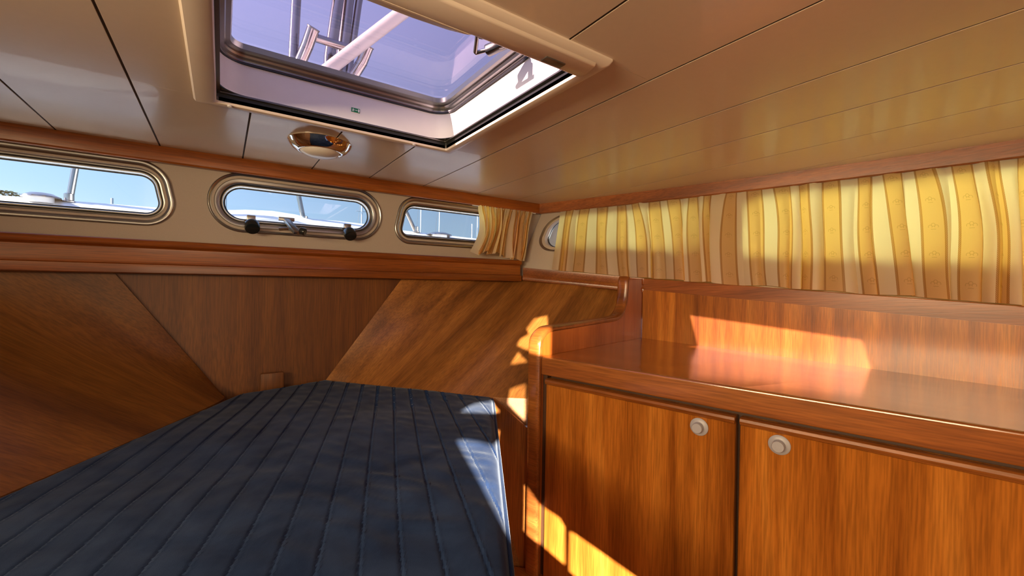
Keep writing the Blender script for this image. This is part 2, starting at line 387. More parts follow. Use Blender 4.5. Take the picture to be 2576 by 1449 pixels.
# wood lining of the stern below the sill: centre panel and the cover plate at the mattress
def sheet(name, rows, mat, parent, thick=.012, off=(0, 1, 0), **k):
    n = len(rows[0]); v = [Vector(p) for r in rows for p in r]; m = len(rows); o = Vector(off).normalized() * thick
    f = [[i * n + j, i * n + j + 1, (i + 1) * n + j + 1, (i + 1) * n + j] for i in range(m - 1) for j in range(n - 1)]
    N0 = len(v); v2 = [p + o for p in v]; f2 = [[q + N0 for q in x][::-1] for x in f]
    bnd = list(range(n)) + [r * n + n - 1 for r in range(1, m)] + [(m - 1) * n + j for j in range(n - 2, -1, -1)] + [r * n for r in range(m - 2, 0, -1)]
    f3 = [[bnd[i], bnd[(i + 1) % len(bnd)], bnd[(i + 1) % len(bnd)] + N0, bnd[i] + N0] for i in range(len(bnd))]
    return obj(name, v + v2, f + f2 + f3, mat, parent, **k)
sheet('hull_panel', [[(-.31, 1.534, .03), (.62, 1.534, .03)], [(-.06, 1.512, -.335), (.345, 1.536, -.335)], [(.10, 1.47, -.84), (.36, 1.47, -.84)]], hull_stern, wb)
prism('cover_plate', rpoly([(.100, -.37), (.163, -.37), (.163, -.286), (.100, -.286)], .004, 0, 3), 1.494, 1.508, hull_stern, wb, lambda a, b, h: (a, h, b), bevel=.002)
adopt(wb)

def catmull(pts, k=6):
    P = [Vector(p) for p in pts]; P = [P[0] * 2 - P[1]] + P + [P[-1] * 2 - P[-2]]; o = []
    for i in range(1, len(P) - 2):
        for j in range(k):
            t = j / k; a, b, c, d = P[i - 1:i + 3]
            o.append(.5 * ((2 * b) + (c - a) * t + (2 * a - 5 * b + 4 * c - d) * t * t + (3 * b - a - 3 * c + d) * t ** 3))
    return o + [P[-2]]
def hull(name, top, bot, mat, parent, belly, off, low=.3):
    T = catmull(top); B = catmull(bot); rows = []
    for k in range(19):
        t = k / 10.0
        if t > 1: r = [Bp + Vector(((Bp - Tp).x * (t - 1) * low, (Bp - Tp).y * (t - 1) * low, -.52 * (t - 1) / .8)) for Tp, Bp in zip(T, B)]
        else: r = [Tp.lerp(Bp, t) + Vector(off) * belly * math.sin(math.pi * t) * min(1, i_ / 8) for i_, (Tp, Bp) in enumerate(zip(T, B))]
        rows.append(r)
    return sheet(name, rows, mat, parent, .012, off)
# starboard side
wr = empty('wall_right', (1.4, .5, 0), **STR)
def smap(y, z, h):
    xr, zr = rail(y); xr += .022 + .018 * max(0, min(1, (y - .78) / .15)); t = max(0, (z - zr) / (.36 - zr)); return (xr + (xc(y) + .036 - xr) * t + h, y + h * .25, z)
W4 = [(.855, .116), (1.512, .152), (1.512, .318), (.855, .322)]; W4R = [.05, .075, .075, .05]
W5 = [(-.12, .035), (.755, .095), (.755, .324), (-.12, .324)]; W5R = .06
def ccw(p): return p
zlo = [(y, rail(y)[1] - .05) for y in [YF + i * (1.56 - YF) / 24 for i in range(25)]]
holed('lining', zlo + [(1.56, ZC)] + [(y, ZC) for y, _ in zlo[::-1][1:]], [rpoly(W4, W4R, .02), rpoly(W5, W5R, .02)], smap, .03, wallgrey, wr, step=.07)
hull('hull_panel', [(.566, 1.528, .035), (.83, 1.532, .035), (1.10, 1.535, .035), (1.25, 1.32, .03), (1.395, 1.125, -.01)],
     [(.290, 1.528, -.335), (.43, 1.375, -.335), (.555, 1.215, -.335), (.65, 1.08, -.335), (.745, .995, -.335)], hull_star, wr, .03, (.75, .5, -.4), .05)
adopt(wr)
# port side (the quarter panel shows left of the mattress)
wl = empty('wall_left', (-1.1, .3, 0), **STR)
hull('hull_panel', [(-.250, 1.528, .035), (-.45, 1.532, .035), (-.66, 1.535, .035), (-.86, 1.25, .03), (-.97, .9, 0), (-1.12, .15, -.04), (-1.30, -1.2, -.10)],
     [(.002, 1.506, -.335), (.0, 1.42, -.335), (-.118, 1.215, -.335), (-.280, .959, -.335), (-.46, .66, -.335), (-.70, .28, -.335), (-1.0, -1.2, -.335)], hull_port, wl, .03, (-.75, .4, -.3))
A1 = [(1.285, .352), (1.312, .309), (1.330, .309), (1.392, .345), (1.388, .362)]
A2 = rpoly([(.765, .281), (1.135, .283), (1.125, .345), (.775, .345)], [.012, .03, .02, .02], 0, 5)
holed('lining', [(YF, -.14), (1.56, .0), (1.56, ZC), (YF, ZC)], [], lambda a, b, h: (xp(a) - .02 - h, a, b), .008, wallgrey, wl, step=.1)
sweep('port_sill', [(xp(y) - .03, y, .03 - (1.5 - y) * .05) for y in ys_], [(0, .0), (.08, 0), (.08, .02), (0, .02)], teak_y, wl, side=-1)
adopt(wl)

# forward bulkhead (behind the camera)
wf = empty('wall_front', (.2, YF, 0), **STR)
def back(L, P):      # where the ray from L to P crosses the bulkhead
    L, P = Vector(L), Vector(P); t = (YF - L.y) / (P.y - L.y); q = L + (P - L) * t; return (q.x, q.z)
def Fr(s, z): p = Vector((.738, .924, 0)) + FT * s; return (p.x, p.y, z)
d1 = [Fr(-.055, -.575), Fr(-.0, -.615), Fr(.072, -.628), Fr(.088, -.645), Fr(.090, -.745), Fr(.0, -.722), Fr(-.055, -.71)]
d2 = [Fr(.103, -.650), Fr(.118, -.650), Fr(.30, -.685), Fr(.46, -.76), Fr(.46, -.85), Fr(.103, -.755)]
b1 = [(.508, .973, -.33), (.560, 1.008, -.33), (.614, 1.034, -.33), (.64, 1.035, -.33), (.60, .90, -.33)]
b2 = [(.41, .80, -.33), (.36, .62, -.33), (.307, .437, -.33), (.34, .437, -.33), (.52, .75, -.33), (.458, .735, -.33), (.445, .770, -.33), (.430, .790, -.33)]
holesF = [[back(L2, p) for p in q] for q in (d1, d2, b1, b2)]  # slits shaped to the wanted light patches, cut for the added spots
h1 = [(.74, 1.002, -.296), (.703, 1.033, -.312), (.700, 1.036, -.352), (.74, 1.002, -.402)]
h2 = [(.93, 1.12, -.128), (.89, 1.145, -.14), (.868, 1.16, -.175), (.875, 1.155, -.195), (.85, 1.17, -.21), (.845, 1.18, -.232), (.87, 1.16, -.245), (.93, 1.12, -.26)]
h3 = [(.845, 1.18, -.252), (.825, 1.19, -.290), (.87, 1.16, -.280)]
holesF += [[back(L1, p) for p in h] for h in (h1, [(a * 1.075, b * 1.09, c * 1.09 + .028) for a, b, c in h2], [(a * 1.072, b * 1.08, c * 1.08 + .025) for a, b, c in h3])]
holed('bulkhead', [(-1.45, ZF), (1.8, ZF), (1.8, ZC + .01), (-1.45, ZC + .01)], holesF, lambda a, b, h: (a, YF - h, b), .002, teak_v, wf, smooth=False)
adopt(wf)
def aim(L, pts):
    c = sum((Vector(p) for p in pts), Vector()) / len(pts); return c - L
lamp('patch_spot_mattress', 'SPOT', L2, aim(L2, b1 + b2), 11000, (1, .95, .88), spot_size=math.radians(15), spot_blend=.05, shadow_soft_size=.006)  # these three spots are added to make the sun patches
lamp('patch_spot_door', 'SPOT', L2, aim(L2, d1 + d2), 750, (1, .76, .44), spot_size=math.radians(17), spot_blend=.05, shadow_soft_size=.006)
lamp('patch_spot_hull', 'SPOT', L1, aim(L1, h1 + h2), 12000, (1, .86, .66), spot_size=math.radians(11), spot_blend=.05, shadow_soft_size=.006)

# trims under the ceiling
def trimprof(h, t, r=.004): return [(0, 0), (0, -h + r), (r, -h), (t, -h), (t, 0)]
sweep('trim_1', [(-.80, YS, ZC), (1.2165, YS, ZC)], trimprof(.045, .024), teak_x, side=1, bevel=.0015, **STR)
sweep('trim_2', [(xc(y), y, ZC) for y in [1.5515 - i * (2.75 / 30) for i in range(31)]], trimprof(.045, .022), teak_y, side=1, bevel=.0, **STR)
sweep('trim_5', [(xp(y), y, ZC) for y in [1.5515 - i * (2.75 / 30) for i in range(31)]], [(0, 0), (0, -.028), (-.02, -.028), (-.02, 0)], teak_y, side=1, **STR)
# stern sill: rounded nosing, fascia, bead
prof = [(.0, .0), (-.002, .004), (0, .012), (.004, .0165), (.010, .018), (.075, .018), (.075, -.075), (.006, -.075), (.0, -.072), (-.001, -.060), (.0, -.050), (.008, -.047), (.010, -.040), (.010, -.006), (.006, -.002)]
sweep('trim_3', [(-.86, 1.50, .088), (1.078, 1.50, .088)], [(a, b) for a, b in prof], teak_x, side=1, **STR)
# starboard rail: cap, flat, bead
prof = [(.0, .0), (.0, -.026), (.003, -.030), (.001, -.034), (-.003, -.038), (-.005, -.046), (-.003, -.054), (.003, -.058), (.06, -.058), (.06, .0)]
sweep('trim_4', [RAIL[0], RAIL[1]], prof, teak_y, side=1, **STR)
sweep('trim_6', [(RAIL[1][0] - .001, RAIL[1][1] + .006, RAIL[1][2]), RAIL[2], RAIL[3]], [(0, 0), (.0, -.052), (.004, -.057), (.06, -.057), (.06, 0)], teak_y, side=1, bevel=.0015, smooth=False, **STR)

# ---------------------------------------------------------------- windows
def window(idx, poly, rad, fm, kk=1.0, clamps=False):
    r = empty(f'window_{idx}', fm(sum(p[0] for p in poly) / 4, poly[0][1], 0), **STR)
    # profile of the frame: (inset, height); negative heights stand into the cabin
    pf = [(.0, .0), (.0, -.003), (.0012, -.0052), (.004, -.0065), (.009, -.0062), (.0125, -.004), (.021, .0055), (.0245, .0075), (.027, .0078)]
    if clamps: pf = [(.0, .0), (.0, -.003), (.0012, -.0052), (.0035, -.0062), (.0065, -.005), (.0125, .005), (.0155, .0055), (.0172, -.001), (.0195, -.0035), (.0295, -.0035), (.032, -.002)]
    a = pf[-1][0]; L = lambda prs: [[fm(x, y, h) for x, y in rpoly(poly, rad, i * kk, 12)] for i, h in prs]
    rings('frame', L(pf), alu, r)
    rings('seal', L([(a, pf[-1][1]), (a + .001, .010), (a + .003, .0115), (a + .004, .013)]), dark_alu, r)
    rings('outer_frame', L([(a + .0035, .013), (a + .005, .0105), (a + .0075, .0105), (a + .009, .0135), (a + .0095, .021), (a + .011, .023), (a + .012, .032), (a - .02, .034)]), alu, r)
    rings('gasket', L([(a + .0108, .0235), (a + .0135, .024), (a + .0135, .028)]), rubber, r)
    c = L([(a + .0115, .0270), (a + .0115, .0300)]); n = len(c[0])
    obj('glass', c[0] + c[1], [list(range(n))[::-1], list(range(n, 2 * n))] + [[i, (i + 1) % n, n + (i + 1) % n, n + i] for i in range(n)], glass_clear, r, smooth=False)
    return r
bmap = lambda a, b, h: (a, YW + h, b)
w1 = window(1, W1, W1R, bmap); w2 = window(2, W2, W2R, bmap, clamps=True); w3 = window(3, W3, W3R, bmap)
w4 = window(4, W4, W4R, smap, .55); w5 = window(5, W5, [W5R] * 4, smap, .55)
# two screw-down clamps and the stay on the opening window
for cx_ in (.0745, .3640):
    k = empty_ = None
    z0 = .190
    box('clamp_bracket', (cx_ - .012, 1.558, z0 - .006), (cx_ + .012, 1.572, z0 + .014), alu, w2, bevel=.002)
    tube('hinge_pin', [(cx_ - .019, 1.556, z0 - .003), (cx_ + .019, 1.556, z0 - .003)], .0025, steel, w2, seg=8)
    ax = Vector((.05, -.72, -.62)).normalized(); c0 = Vector((cx_, 1.556, z0 - .004))
    tube('threaded_rod', [c0 - ax * .004, c0 + ax * .022], .0035, steel, w2, seg=10)
    kn = lathe('clamp_knob', [(0, .012), (.010, .012), (.014, .015), (.0195, .017), (.0207, .020), (.0207, .040), (.0192, .0435), (.013, .0445), (0, .044)], c0, ax, blackpl, w2, seg=24)
box('stay_bracket', (.150, 1.556, .196), (.196, 1.570, .207), alu, w2, bevel=.0015)
ax0 = Vector((.172, 1.552, .198)); ax1 = Vector((.193, 1.475, .150))
def barbox(name, a, b, wd, th, mat, parent, up=(0, 0, 1), bevel=.001):
    a, b = Vector(a), Vector(b); d = (b - a).normalized(); s = d.cross(Vector(up)).normalized(); u = s.cross(d)
    v = [p + s * i * wd / 2 + u * j * th / 2 for p in (a, b) for i, j in ((-1, -1), (1, -1), (1, 1), (-1, 1))]
    return obj(name, v, [[0, 1, 2, 3][::-1], [4, 5, 6, 7], [0, 1, 5, 4], [1, 2, 6, 5], [2, 3, 7, 6], [3, 0, 4, 7]], mat, parent, bevel=bevel)
barbox('stay_arm', ax0, ax1, .020, .012, alu, w2, bevel=.002)
lathe('stay_knob', [(0, -.002), (.011, -.002), (.012, .0), (.012, .012), (.010, .014), (0, .014)], Vector((.205, 1.482, .158)), (.8, -.45, -.2), blackpl, w2, seg=20)
tube('stay_screw', [(.150, 1.53, .164), (.176, 1.512, .166)], .005, steel, w2, seg=12)
for r in (w1, w2, w3, w4, w5): adopt(r)

# ---------------------------------------------------------------- roof hatch
rh = empty('roof_hatch', (.24, .8, ZC), label='square ceiling roof hatch with tinted pane, aluminium rim and white plastic liner', category='hatch')
oc = [(-.051, .489), (.533, .489), (.533, 1.096), (-.051, 1.096)]; ic = [(-.012, .550), (.507, .550), (.507, 1.071), (-.012, 1.071)]
def hl(c, r, i, z, n=8): return [(x, y, z) for x, y in rpoly(c, r, i, n)]
ox = [(-.051, .489), (.533, .489), (.533, 1.096), (-.051, 1.096)]
def lerpc(t): return [(a[0] + (b[0] - a[0]) * t, a[1] + (b[1] - a[1]) * t) for a, b in zip(oc, ic)]
rings('flange', [hl(lerpc(t), r, 0, z) for t, r, z in ((0, .004, ZC), (0, .004, ZC - .003), (.10, .004, ZC - .0085), (.35, .004, ZC - .010), (.85, .004, ZC - .010), (.95, .004, ZC - .009), (1, .004, ZC - .006), (1, .004, ZC + .004))], cream_pl, rh)
rings('channel', [hl(ic, .004, i, z) for i, z in ((0, ZC - .004), (.0, ZC + .012), (-.012, ZC + .012), (-.012, ZC + .002))], rubber, rh)
rings('channel_lip', [hl(ic, .004, i, z) for i, z in ((-.001, ZC + .011), (.006, ZC + .0115), (.006, ZC + .0145), (-.001, ZC + .0145))], dark_alu, rh)
rings('liner', [hl(ic, .055, i, z, 14) for i, z in ((.003, ZC + .016), (.001, ZC + .017), (.001, ZC + .083), (.003, ZC + .084))], plastic, rh)
rings('liner_corner', [hl(ic, r, 0.0, ZC + .0155, 14) for r in (.003, .055)], dark_alu, rh)
rings('aluminium_rim', [hl(ic, .05, i, z, 14) for i, z in ((.0, ZC + .083), (.004, ZC + .0835), (.006, ZC + .086), (.005, ZC + .091), (.012, ZC + .093), (.014, ZC + .097), (.012, ZC + .102), (.022, ZC + .105), (.024, ZC + .116), (-.012, ZC + .118), (-.022, ZC + .05))], alu, rh)
rings('rubber_seal', [hl(ic, .05, i, z, 14) for i, z in ((.000, ZC + .081), (.0055, ZC + .0815), (.0055, ZC + .0845), (.0, ZC + .085))], rubber, rh)
gl = rpoly(ic, .05, .005, 14); n = len(gl)
obj('glass', [(x, y, ZC + .119) for x, y in gl] + [(x, y, ZC + .127) for x, y in gl], [list(range(n)), list(range(n, 2 * n))[::-1]] + [[i, (i + 1) % n, n + (i + 1) % n, n + i] for i in range(n)], glass_tint, rh, smooth=False)
# blind cassette along the forward edge with its bowed pull
bx = lambda a, b, h: (h, a, b)
prism('blind_cassette', [(.500, ZC - .007), (.503, ZC - .014), (.525, ZC - .0185), (.541, ZC - .017), (.546, ZC - .010), (.546, ZC + .004), (.500, ZC + .004)], -.010, .505, cream_pl, rh, bx, bevel=.002)
prism('blind_pull', [(-.01, 0), (.02, .004), (.08, .009), (.15, .0125), (.21, .0125), (.26, .009), (.285, .004), (.295, 0)], ZC - .018, ZC - .008, cream_pl, rh, lambda a, b, h: (a, .541 + b, h), bevel=.003)
box('end_cap', (.415, .520, ZC - .0195), (.455, .535, ZC - .0165), dark_alu, rh, bevel=.001)
for (x, y) in ((.0105, 1.066), (.415, 1.066)): lathe('screw', [(0, 0), (.004, 0), (.0045, .0015), (.003, .003), (0, .003)], (x, y + .006, ZC - .010), (0, -.3, -1), plastic, rh, seg=12)
# latch
lr = [(.395, .700, ZC + .108), (.395, .700, ZC + .092), (.409, .742, ZC + .088), (.442, .738, ZC + .092), (.452, .700, ZC + .108)]
tube('latch_handle', [(.388, .690, ZC + .100), (.4130, .7450, ZC + .087), (.4150, .7470, ZC + .087), (.450, .700, ZC + .092)], .0042, alu, rh, seg=10)
barbox('latch_body', (.432, .735, ZC + .090), (.458, .694, ZC + .100), .020, .018, blackpl, rh, bevel=.004)
lathe('latch_pin', [(0, 0), (.008, 0), (.008, .028), (0, .028)], (.402, .700, ZC + .092), (0, 0, 1), blackpl, rh, seg=14)
tube('latch_plate', [(.507, .70, ZC + .085), (.507, .60, ZC + .085)], .002, alu, rh, seg=8)
# exit sticker on the liner
stp = box('exit_sticker', (.2545, 1.0685, .4115), (.2745, 1.0692, .4215), green, rh, smooth=False)
def sq(x0, z0, x1, z1): return box('pictogram', (.2545 + x0, 1.0679, .4115 + z0), (.2545 + x1, 1.0686, .4115 + z1), whitep, stp, smooth=False)
sq(.0158, .0015, .0188, .0085); sq(.0075, .0046, .0125, .0054)
prism('pictogram', [(.2545 + .0145, .4165), (.2545 + .0120, .4178), (.2545 + .0120, .4152)], 1.0679, 1.0686, whitep, stp, lambda a, b, h: (a, h, b), smooth=False)
for a, b in (((.0042, .0078), (.0050, .0086)), ((.0036, .0046), (.0052, .0074)), ((.0052, .0058), (.0070, .0064)), ((.0020, .0062), (.0038, .0070)), ((.0022, .0015), (.0036, .0048)), ((.0048, .0018), (.0058, .0046))): sq(a[0], a[1], b[0], b[1])
adopt(rh)

# ceiling lamp
cl = empty('ceiling_lamp', (.217, 1.245, ZC), label='round chrome dome ceiling light with frosted lens below the hatch', category='lamp')
o_ = (.217, 1.245, ZC)
lathe('chrome_ring', [(.0, .0), (.079, 0), (.0795, .002), (.078, .004), (.075, .010), (.066, .020), (.058, .0245), (.055, .0262), (.052, .0262), (.051, .020)], o_, (0, 0, -1), chrome, cl, seg=48)
lathe('lens', [(.0, .015), (.0515, .015), (.0512, .024), (.046, .030), (.036, .0355), (.022, .039), (.008, .040), (0, .040)], o_, (0, 0, -1), frost, cl, seg=40)
tube('switch', [(.262, 1.235, ZC - .021), (.264, 1.234, ZC - .030)], .004, steel, cl, seg=12)
adopt(cl)

# ---------------------------------------------------------------- cabinet
cab = empty('base_cabinet', (1.0, .6, ZF), label='teak built-in side cabinet with counter, two doors and curved end panel', category='cabinet')
O = Vector((.738, .924, 0))
def cf(s, d, z): p = O + FT * s + FW * d; return (p.x, p.y, z)
# counter top: edge nosing and surface
def railpt(s, inset=0):           # where the line at s along the front meets the backrest
    p = O + FT * s
    for (a, b) in zip(RAIL[1:], RAIL[2:]):
        A, B = Vector(a[:2]), Vector(b[:2]); d = B - A; w2_ = Vector((FW.x, FW.y)); q = Vector((p.x, p.y)); den = w2_.x * d.y - w2_.y * d.x
        t = ((A.x - q.x) * d.y - (A.y - q.y) * d.x) / den; u = ((A.x - q.x) * w2_.y - (A.y - q.y) * w2_.x) / den
        if u <= 1.0 or b is RAIL[-1]: return t - inset
ss = [0, .25, .5, .75, 1.0, 1.4, 1.8, 2.15]
top, low = [], []
for s in ss:
    D_ = railpt(s); zb = -.2018 - .0185 * min(2, max(0, s / .97)); top.append((s, D_, zb))
v = []; f = []
for s, D_, zb in top: v += [cf(s, .006, -.200), cf(s, D_, zb), cf(s, D_, zb - .03), cf(s, .006, -.230)]
m = len(top)
for i in range(m - 1):
    for j in range(4): f.append([i * 4 + j, i * 4 + (j + 1) % 4, (i + 1) * 4 + (j + 1) % 4, (i + 1) * 4 + j])
f += [[0, 1, 2, 3], [(m - 1) * 4 + j for j in (3, 2, 1, 0)]]
obj('countertop', v, f, teak_top, cab, smooth=False)
nos = [(.0, -.2045), (.0004, -.2027), (.0014, -.2012), (.003, -.2002), (.006, -.1998), (.012, -.2), (.012, -.25), (.003, -.25), (.0008, -.2492), (.0, -.247)]
v = [cf(s, d, z) for s in (0, 2.15) for d, z in nos]; n = len(nos)
obj('counter_edge', v, [[i, (i + 1) % n, n + (i + 1) % n, n + i] for i in range(n)] + [list(range(n))[::-1], list(range(n, 2 * n))], teak_front, cab, smooth=False)
# backrest panel between counter and rail
rows = [[], []]
for s, D_, zb in top:
    x, y, _ = cf(s, D_ - .004, 0); rz = rail(y)[1]; rows[0].append((x, y, rz - .045)); rows[1].append((x, y, zb - .01))
sheet('backrest_panel', rows, teak_panel, cab, .012, (1, .1, 0), smooth=False)
# carcass behind the doors
box('carcass', (.0, .030, ZF), (2.15, .045, -.250), shadowgap, cab, cf, smooth=False)
box('plinth', (.0, .045, ZF), (2.15, .06, -.80), shadowgap, cab, cf, smooth=False)
# doors with bullnose top
def door(s0, s1, ks):
    pr = [(.006, -.2745), (.001, -.272), (-.002, -.267), (.000, -.2625), (.005, -.260), (.024, -.260), (.024, -.815), (.006, -.815)]
    n = len(pr); v = [cf(s, d, z) for s in (s0, s1) for d, z in pr]
    d = obj('door', v, [[i, (i + 1) % n, n + (i + 1) % n, n + i] for i in range(n)] + [list(range(n))[::-1], list(range(n, 2 * n))], teak_v, cab, bevel=.0012, seg=1)
    pr2 = [(.0055, -.2765), (.0005, -.274), (-.0025, -.267), (-.0005, -.262), (.005, -.2593), (.012, -.2593), (.012, -.2765)]; n = len(pr2)
    obj('top_lipping', [cf(s, d_, z) for s in (s0 + .001, s1 - .001) for d_, z in pr2], [[i, (i + 1) % n, n + (i + 1) % n, n + i] for i in range(n)] + [list(range(n))[::-1], list(range(n, 2 * n))], teak_front, d)
    if ks:
        lathe('knob', [(0, 0), (.0185, 0), (.0188, .002), (.0170, .0038), (.0125, .0045), (.0115, .005), (.0108, .0055), (.0106, .0155), (.0098, .0170), (0, .0172)], cf(ks, .006, -.298), -FW, greypl, d, seg=32, label='grey push-button knob')
    return d
door(.0125, .4925, .422); door(.5005, 1.02, .569); door(1.03, 1.55, 1.12); door(1.56, 2.12, 0)
# side panel: plywood web with a rounded edge moulding that runs along its profile
pi = [(-.012, ZF), (-.013, -.235), (-.012, -.175), (-.006, -.150), (.010, -.133), (.028, -.124), (.048, -.120), (.10, -.1185), (.25, -.1145), (.40, -.1105), (.435, -.1085), (.458, -.103), (.478, -.090), (.494, -.070), (.503, -.045), (.507, -.015), (.511, .020), (.519, .036)]
pin = catmull([(a, b, 0) for a, b in pi[1:]], 3); pin = [(pi[0][0], pi[0][1])] + [(p.x, p.y) for p in pin]
back_ = [(.652, .030), (.652, -.26), (.30, -.6), (.05, ZF)]
prism('side_panel', [(a + .008, b - .006) for a, b in pin] + back_, -.036, -.002, teak_side, cab, lambda a, b, h: cf(h, a, b), bevel=0)
cyc = [(math.cos(t) , math.sin(t)) for t in [2 * math.pi * i / 14 for i in range(14)]]
v = []; f = []; K = len(pin)
for i, (a, b) in enumerate(pin):
    p0 = Vector(pin[max(0, i - 1)]); p1 = Vector(pin[min(K - 1, i + 1)]); d = (p1 - p0).normalized(); nn = Vector((-d.y, d.x))
    for c_, s_ in cyc:
        hh = -.0195 + .0215 * (abs(c_) ** .6) * (1 if c_ > 0 else -1); oo = .0005 + .0095 * (abs(s_) ** .75) * (1 if s_ > 0 else -1)
        v.append(cf(hh, a + nn.x * (oo - .008), b + nn.y * (oo - .008)))
for i in range(K - 1):
    for j in range(14): f.append([i * 14 + j, i * 14 + (j + 1) % 14, (i + 1) * 14 + (j + 1) % 14, (i + 1) * 14 + j])
f += [list(range(14))[::-1], [(K - 1) * 14 + j for j in range(14)]]
obj('edge_moulding', v, f, teak_front, cab, label='rounded teak moulding along the end panel')
box('filler_strip', (-.006, .012, ZF), (.012, .032, -.25), shadowgap, cab, cf, smooth=False)
adopt(cab)

# end board between mattress and cabinet
bb = empty('bunk', (.68, 1.0, ZF), label='teak bunk with sloping end board beside the cabinet post, under the navy mattress', category='bunk')
prism('end_board', [(.630, -.335), (.665, -.338), (.726, -.408), (.76, -.44), (.76, ZF + .02), (.630, ZF + .02)], 0, .014, wood('bunk_board_veneer', (.22, .065, .011), (.33, .105, .018), (.42, .145, .027), (0, 0, 1), (1, 0, 0)), bb, lambda a, b, h: (a + h * .6, 1.055 - (a - .661) * 1.08 + h * .8, b))
prism('ledge', [(.52, 0), (.80, 0), (.80, .03), (.52, .03)], ZF, ZF + .035, teak_front, bb, lambda a, b, h: (a, .95 - (a - .661) * 1.08 + b * 3, h))
# bunk base under the mattress
def lx(y): return max(-.78, -.274 + (y - .959) * .6315) if y < 1.461 else .043 + (.29 - .043) * min(1, ((y - 1.461) / .062)) ** .8
def rx(y): return .661 + (y - 1.054) * .583 if y < 1.054 else .661 - (y - 1.054) * .791
bk = [(lx(y) + .03, y) for y in (-.9, 0, .5, 1.0, 1.40)] + [(.25, 1.47)] + [(rx(y) - .012, y) for y in (1.2, 1.054, .6, .2, -.9)]
prism('base', bk, ZF, -.452, teak_side, bb, smooth=False)
adopt(bb)

# ---------------------------------------------------------------- mattress
def mattress():
    NY, NX = 360, 600; y0, y1 = -.9, 1.522; V = []
    P = np.zeros((NY, NX, 3))
    for i in range(NY):
        tt = i / (NY - 1); y = y0 + (y1 - y0) * (1 - (1 - tt) ** 1.7)
        a, b = lx(y), rx(y)
        # slightly rounded corner at the starboard end
        b -= .012 * math.exp(-((y - 1.054) / .012) ** 2)
        for j in range(NX):
            s = j / (NX - 1); s = s if s < .5 else s
            P[i, j] = (a + (b - a) * s, y, 0)
    X, Y = P[..., 0], P[..., 1]
    # distance to the outline
    out = np.array([(lx(y), y) for y in np.linspace(y0, 1.461, 30)] + [(lx(y), y) for y in np.linspace(1.462, 1.523, 10)] + [(rx(y), y) for y in np.linspace(1.522, 1.054, 12)] + [(rx(y), y) for y in np.linspace(1.05, y0, 30)])
    d = np.full(X.shape, 9.)
    for k in range(len(out) - 1):
        A, B = out[k], out[k + 1]; AB = B - A; t = np.clip(((X - A[0]) * AB[0] + (Y - A[1]) * AB[1]) / AB.dot(AB), 0, 1)
        d = np.minimum(d, np.hypot(X - A[0] - t * AB[0], Y - A[1] - t * AB[1]))
    r = .016; dd = np.clip(d, 0, r); Z = -.33 - (r - np.sqrt(np.maximum(0, r * r - (r - dd) ** 2)))
    c = X * .954 - Y * .300; c = c + .006 * np.sin(Y * 3.1); sp = .047; ph = (c / sp + .32) % 1.0; gd = np.minimum(ph, 1 - ph) * sp; sg = np.where(ph < .5, ph, ph - 1) * sp
    Z += np.where(d > .004, 1, 0) * (-.0022 * np.exp(-((sg + .0012) / .0018) ** 2) + .0016 * np.exp(-((sg - .0018) / .0013) ** 2) + .0016 * np.sqrt(np.clip(gd / (sp / 2), 0, 1)))
    for i in range(NY):
        for j in range(NX):
            x, y = X[i, j], Y[i, j]
            w_ = mn.noise(Vector((x * 5 + 3, y * 5, 0))) * .0045
            rr = mn.noise(Vector(((x * .8 + y * .6) * 20, (x * -.6 + y * .8) * 6, 2)))
            msk = max(0, min(1, (1.05 - y) * 2.0)) * max(0, min(1, (x + .1) * 3))
            w_ += .0034 * max(0, 1 - abs(rr) * 3) * msk + .0012 * mn.noise(Vector((x * 40, y * 25, 5)))
            Z[i, j] += w_ * min(1, d[i, j] / .03)
    P[..., 2] = Z
    v = [tuple(p) for p in P.reshape(-1, 3)]
    f = [(i * NX + j, i * NX + j + 1, (i + 1) * NX + j + 1, (i + 1) * NX + j) for i in range(NY - 1) for j in range(NX - 1)]
    # side walls
    b = [0 * NX + j for j in range(NX)] + [i * NX + NX - 1 for i in range(1, NY)] + [(NY - 1) * NX + j for j in range(NX - 2, -1, -1)] + [i * NX for i in range(NY - 2, 0, -1)]
    cx_, cy_ = .1, .5; n0 = len(v); lv = []
    for k, (zz, ins) in enumerate(((-.360, -.002), (-.40, -.003), (-.438, -.001), (-.450, .006))):
        for q in b:
            x, y, _ = v[q]; dx, dy = x - cx_, y - cy_; l = math.hypot(dx, dy); lv.append((x - dx / l * ins, y - dy / l * ins, zz))
    nb = len(b); v += lv; prev = b
    for k in range(4):
        cur = [n0 + k * nb + i for i in range(nb)]
        f += [(prev[(i + 1) % nb], prev[i], cur[i], cur[(i + 1) % nb]) for i in range(nb)]; prev = cur
    f.append(tuple(prev[::-1]))
    me = bpy.data.meshes.new('mattress'); me.from_pydata(v, [], f); me.update()
    return link('cover', me, navy, None)
mt = empty('mattress', (.1, .4, -.45), label='navy blue velvet mattress with stitched channels filling the stern bunk', category='mattress')
c = mattress(); c.parent = mt
pe = [(rx(y) + .0015, y, -.340) for y in np.linspace(1.056, -.9, 60)]
tube('piping', [tuple(map(float, p)) for p in pe], .0032, navy, mt, seg=8)
adopt(mt)

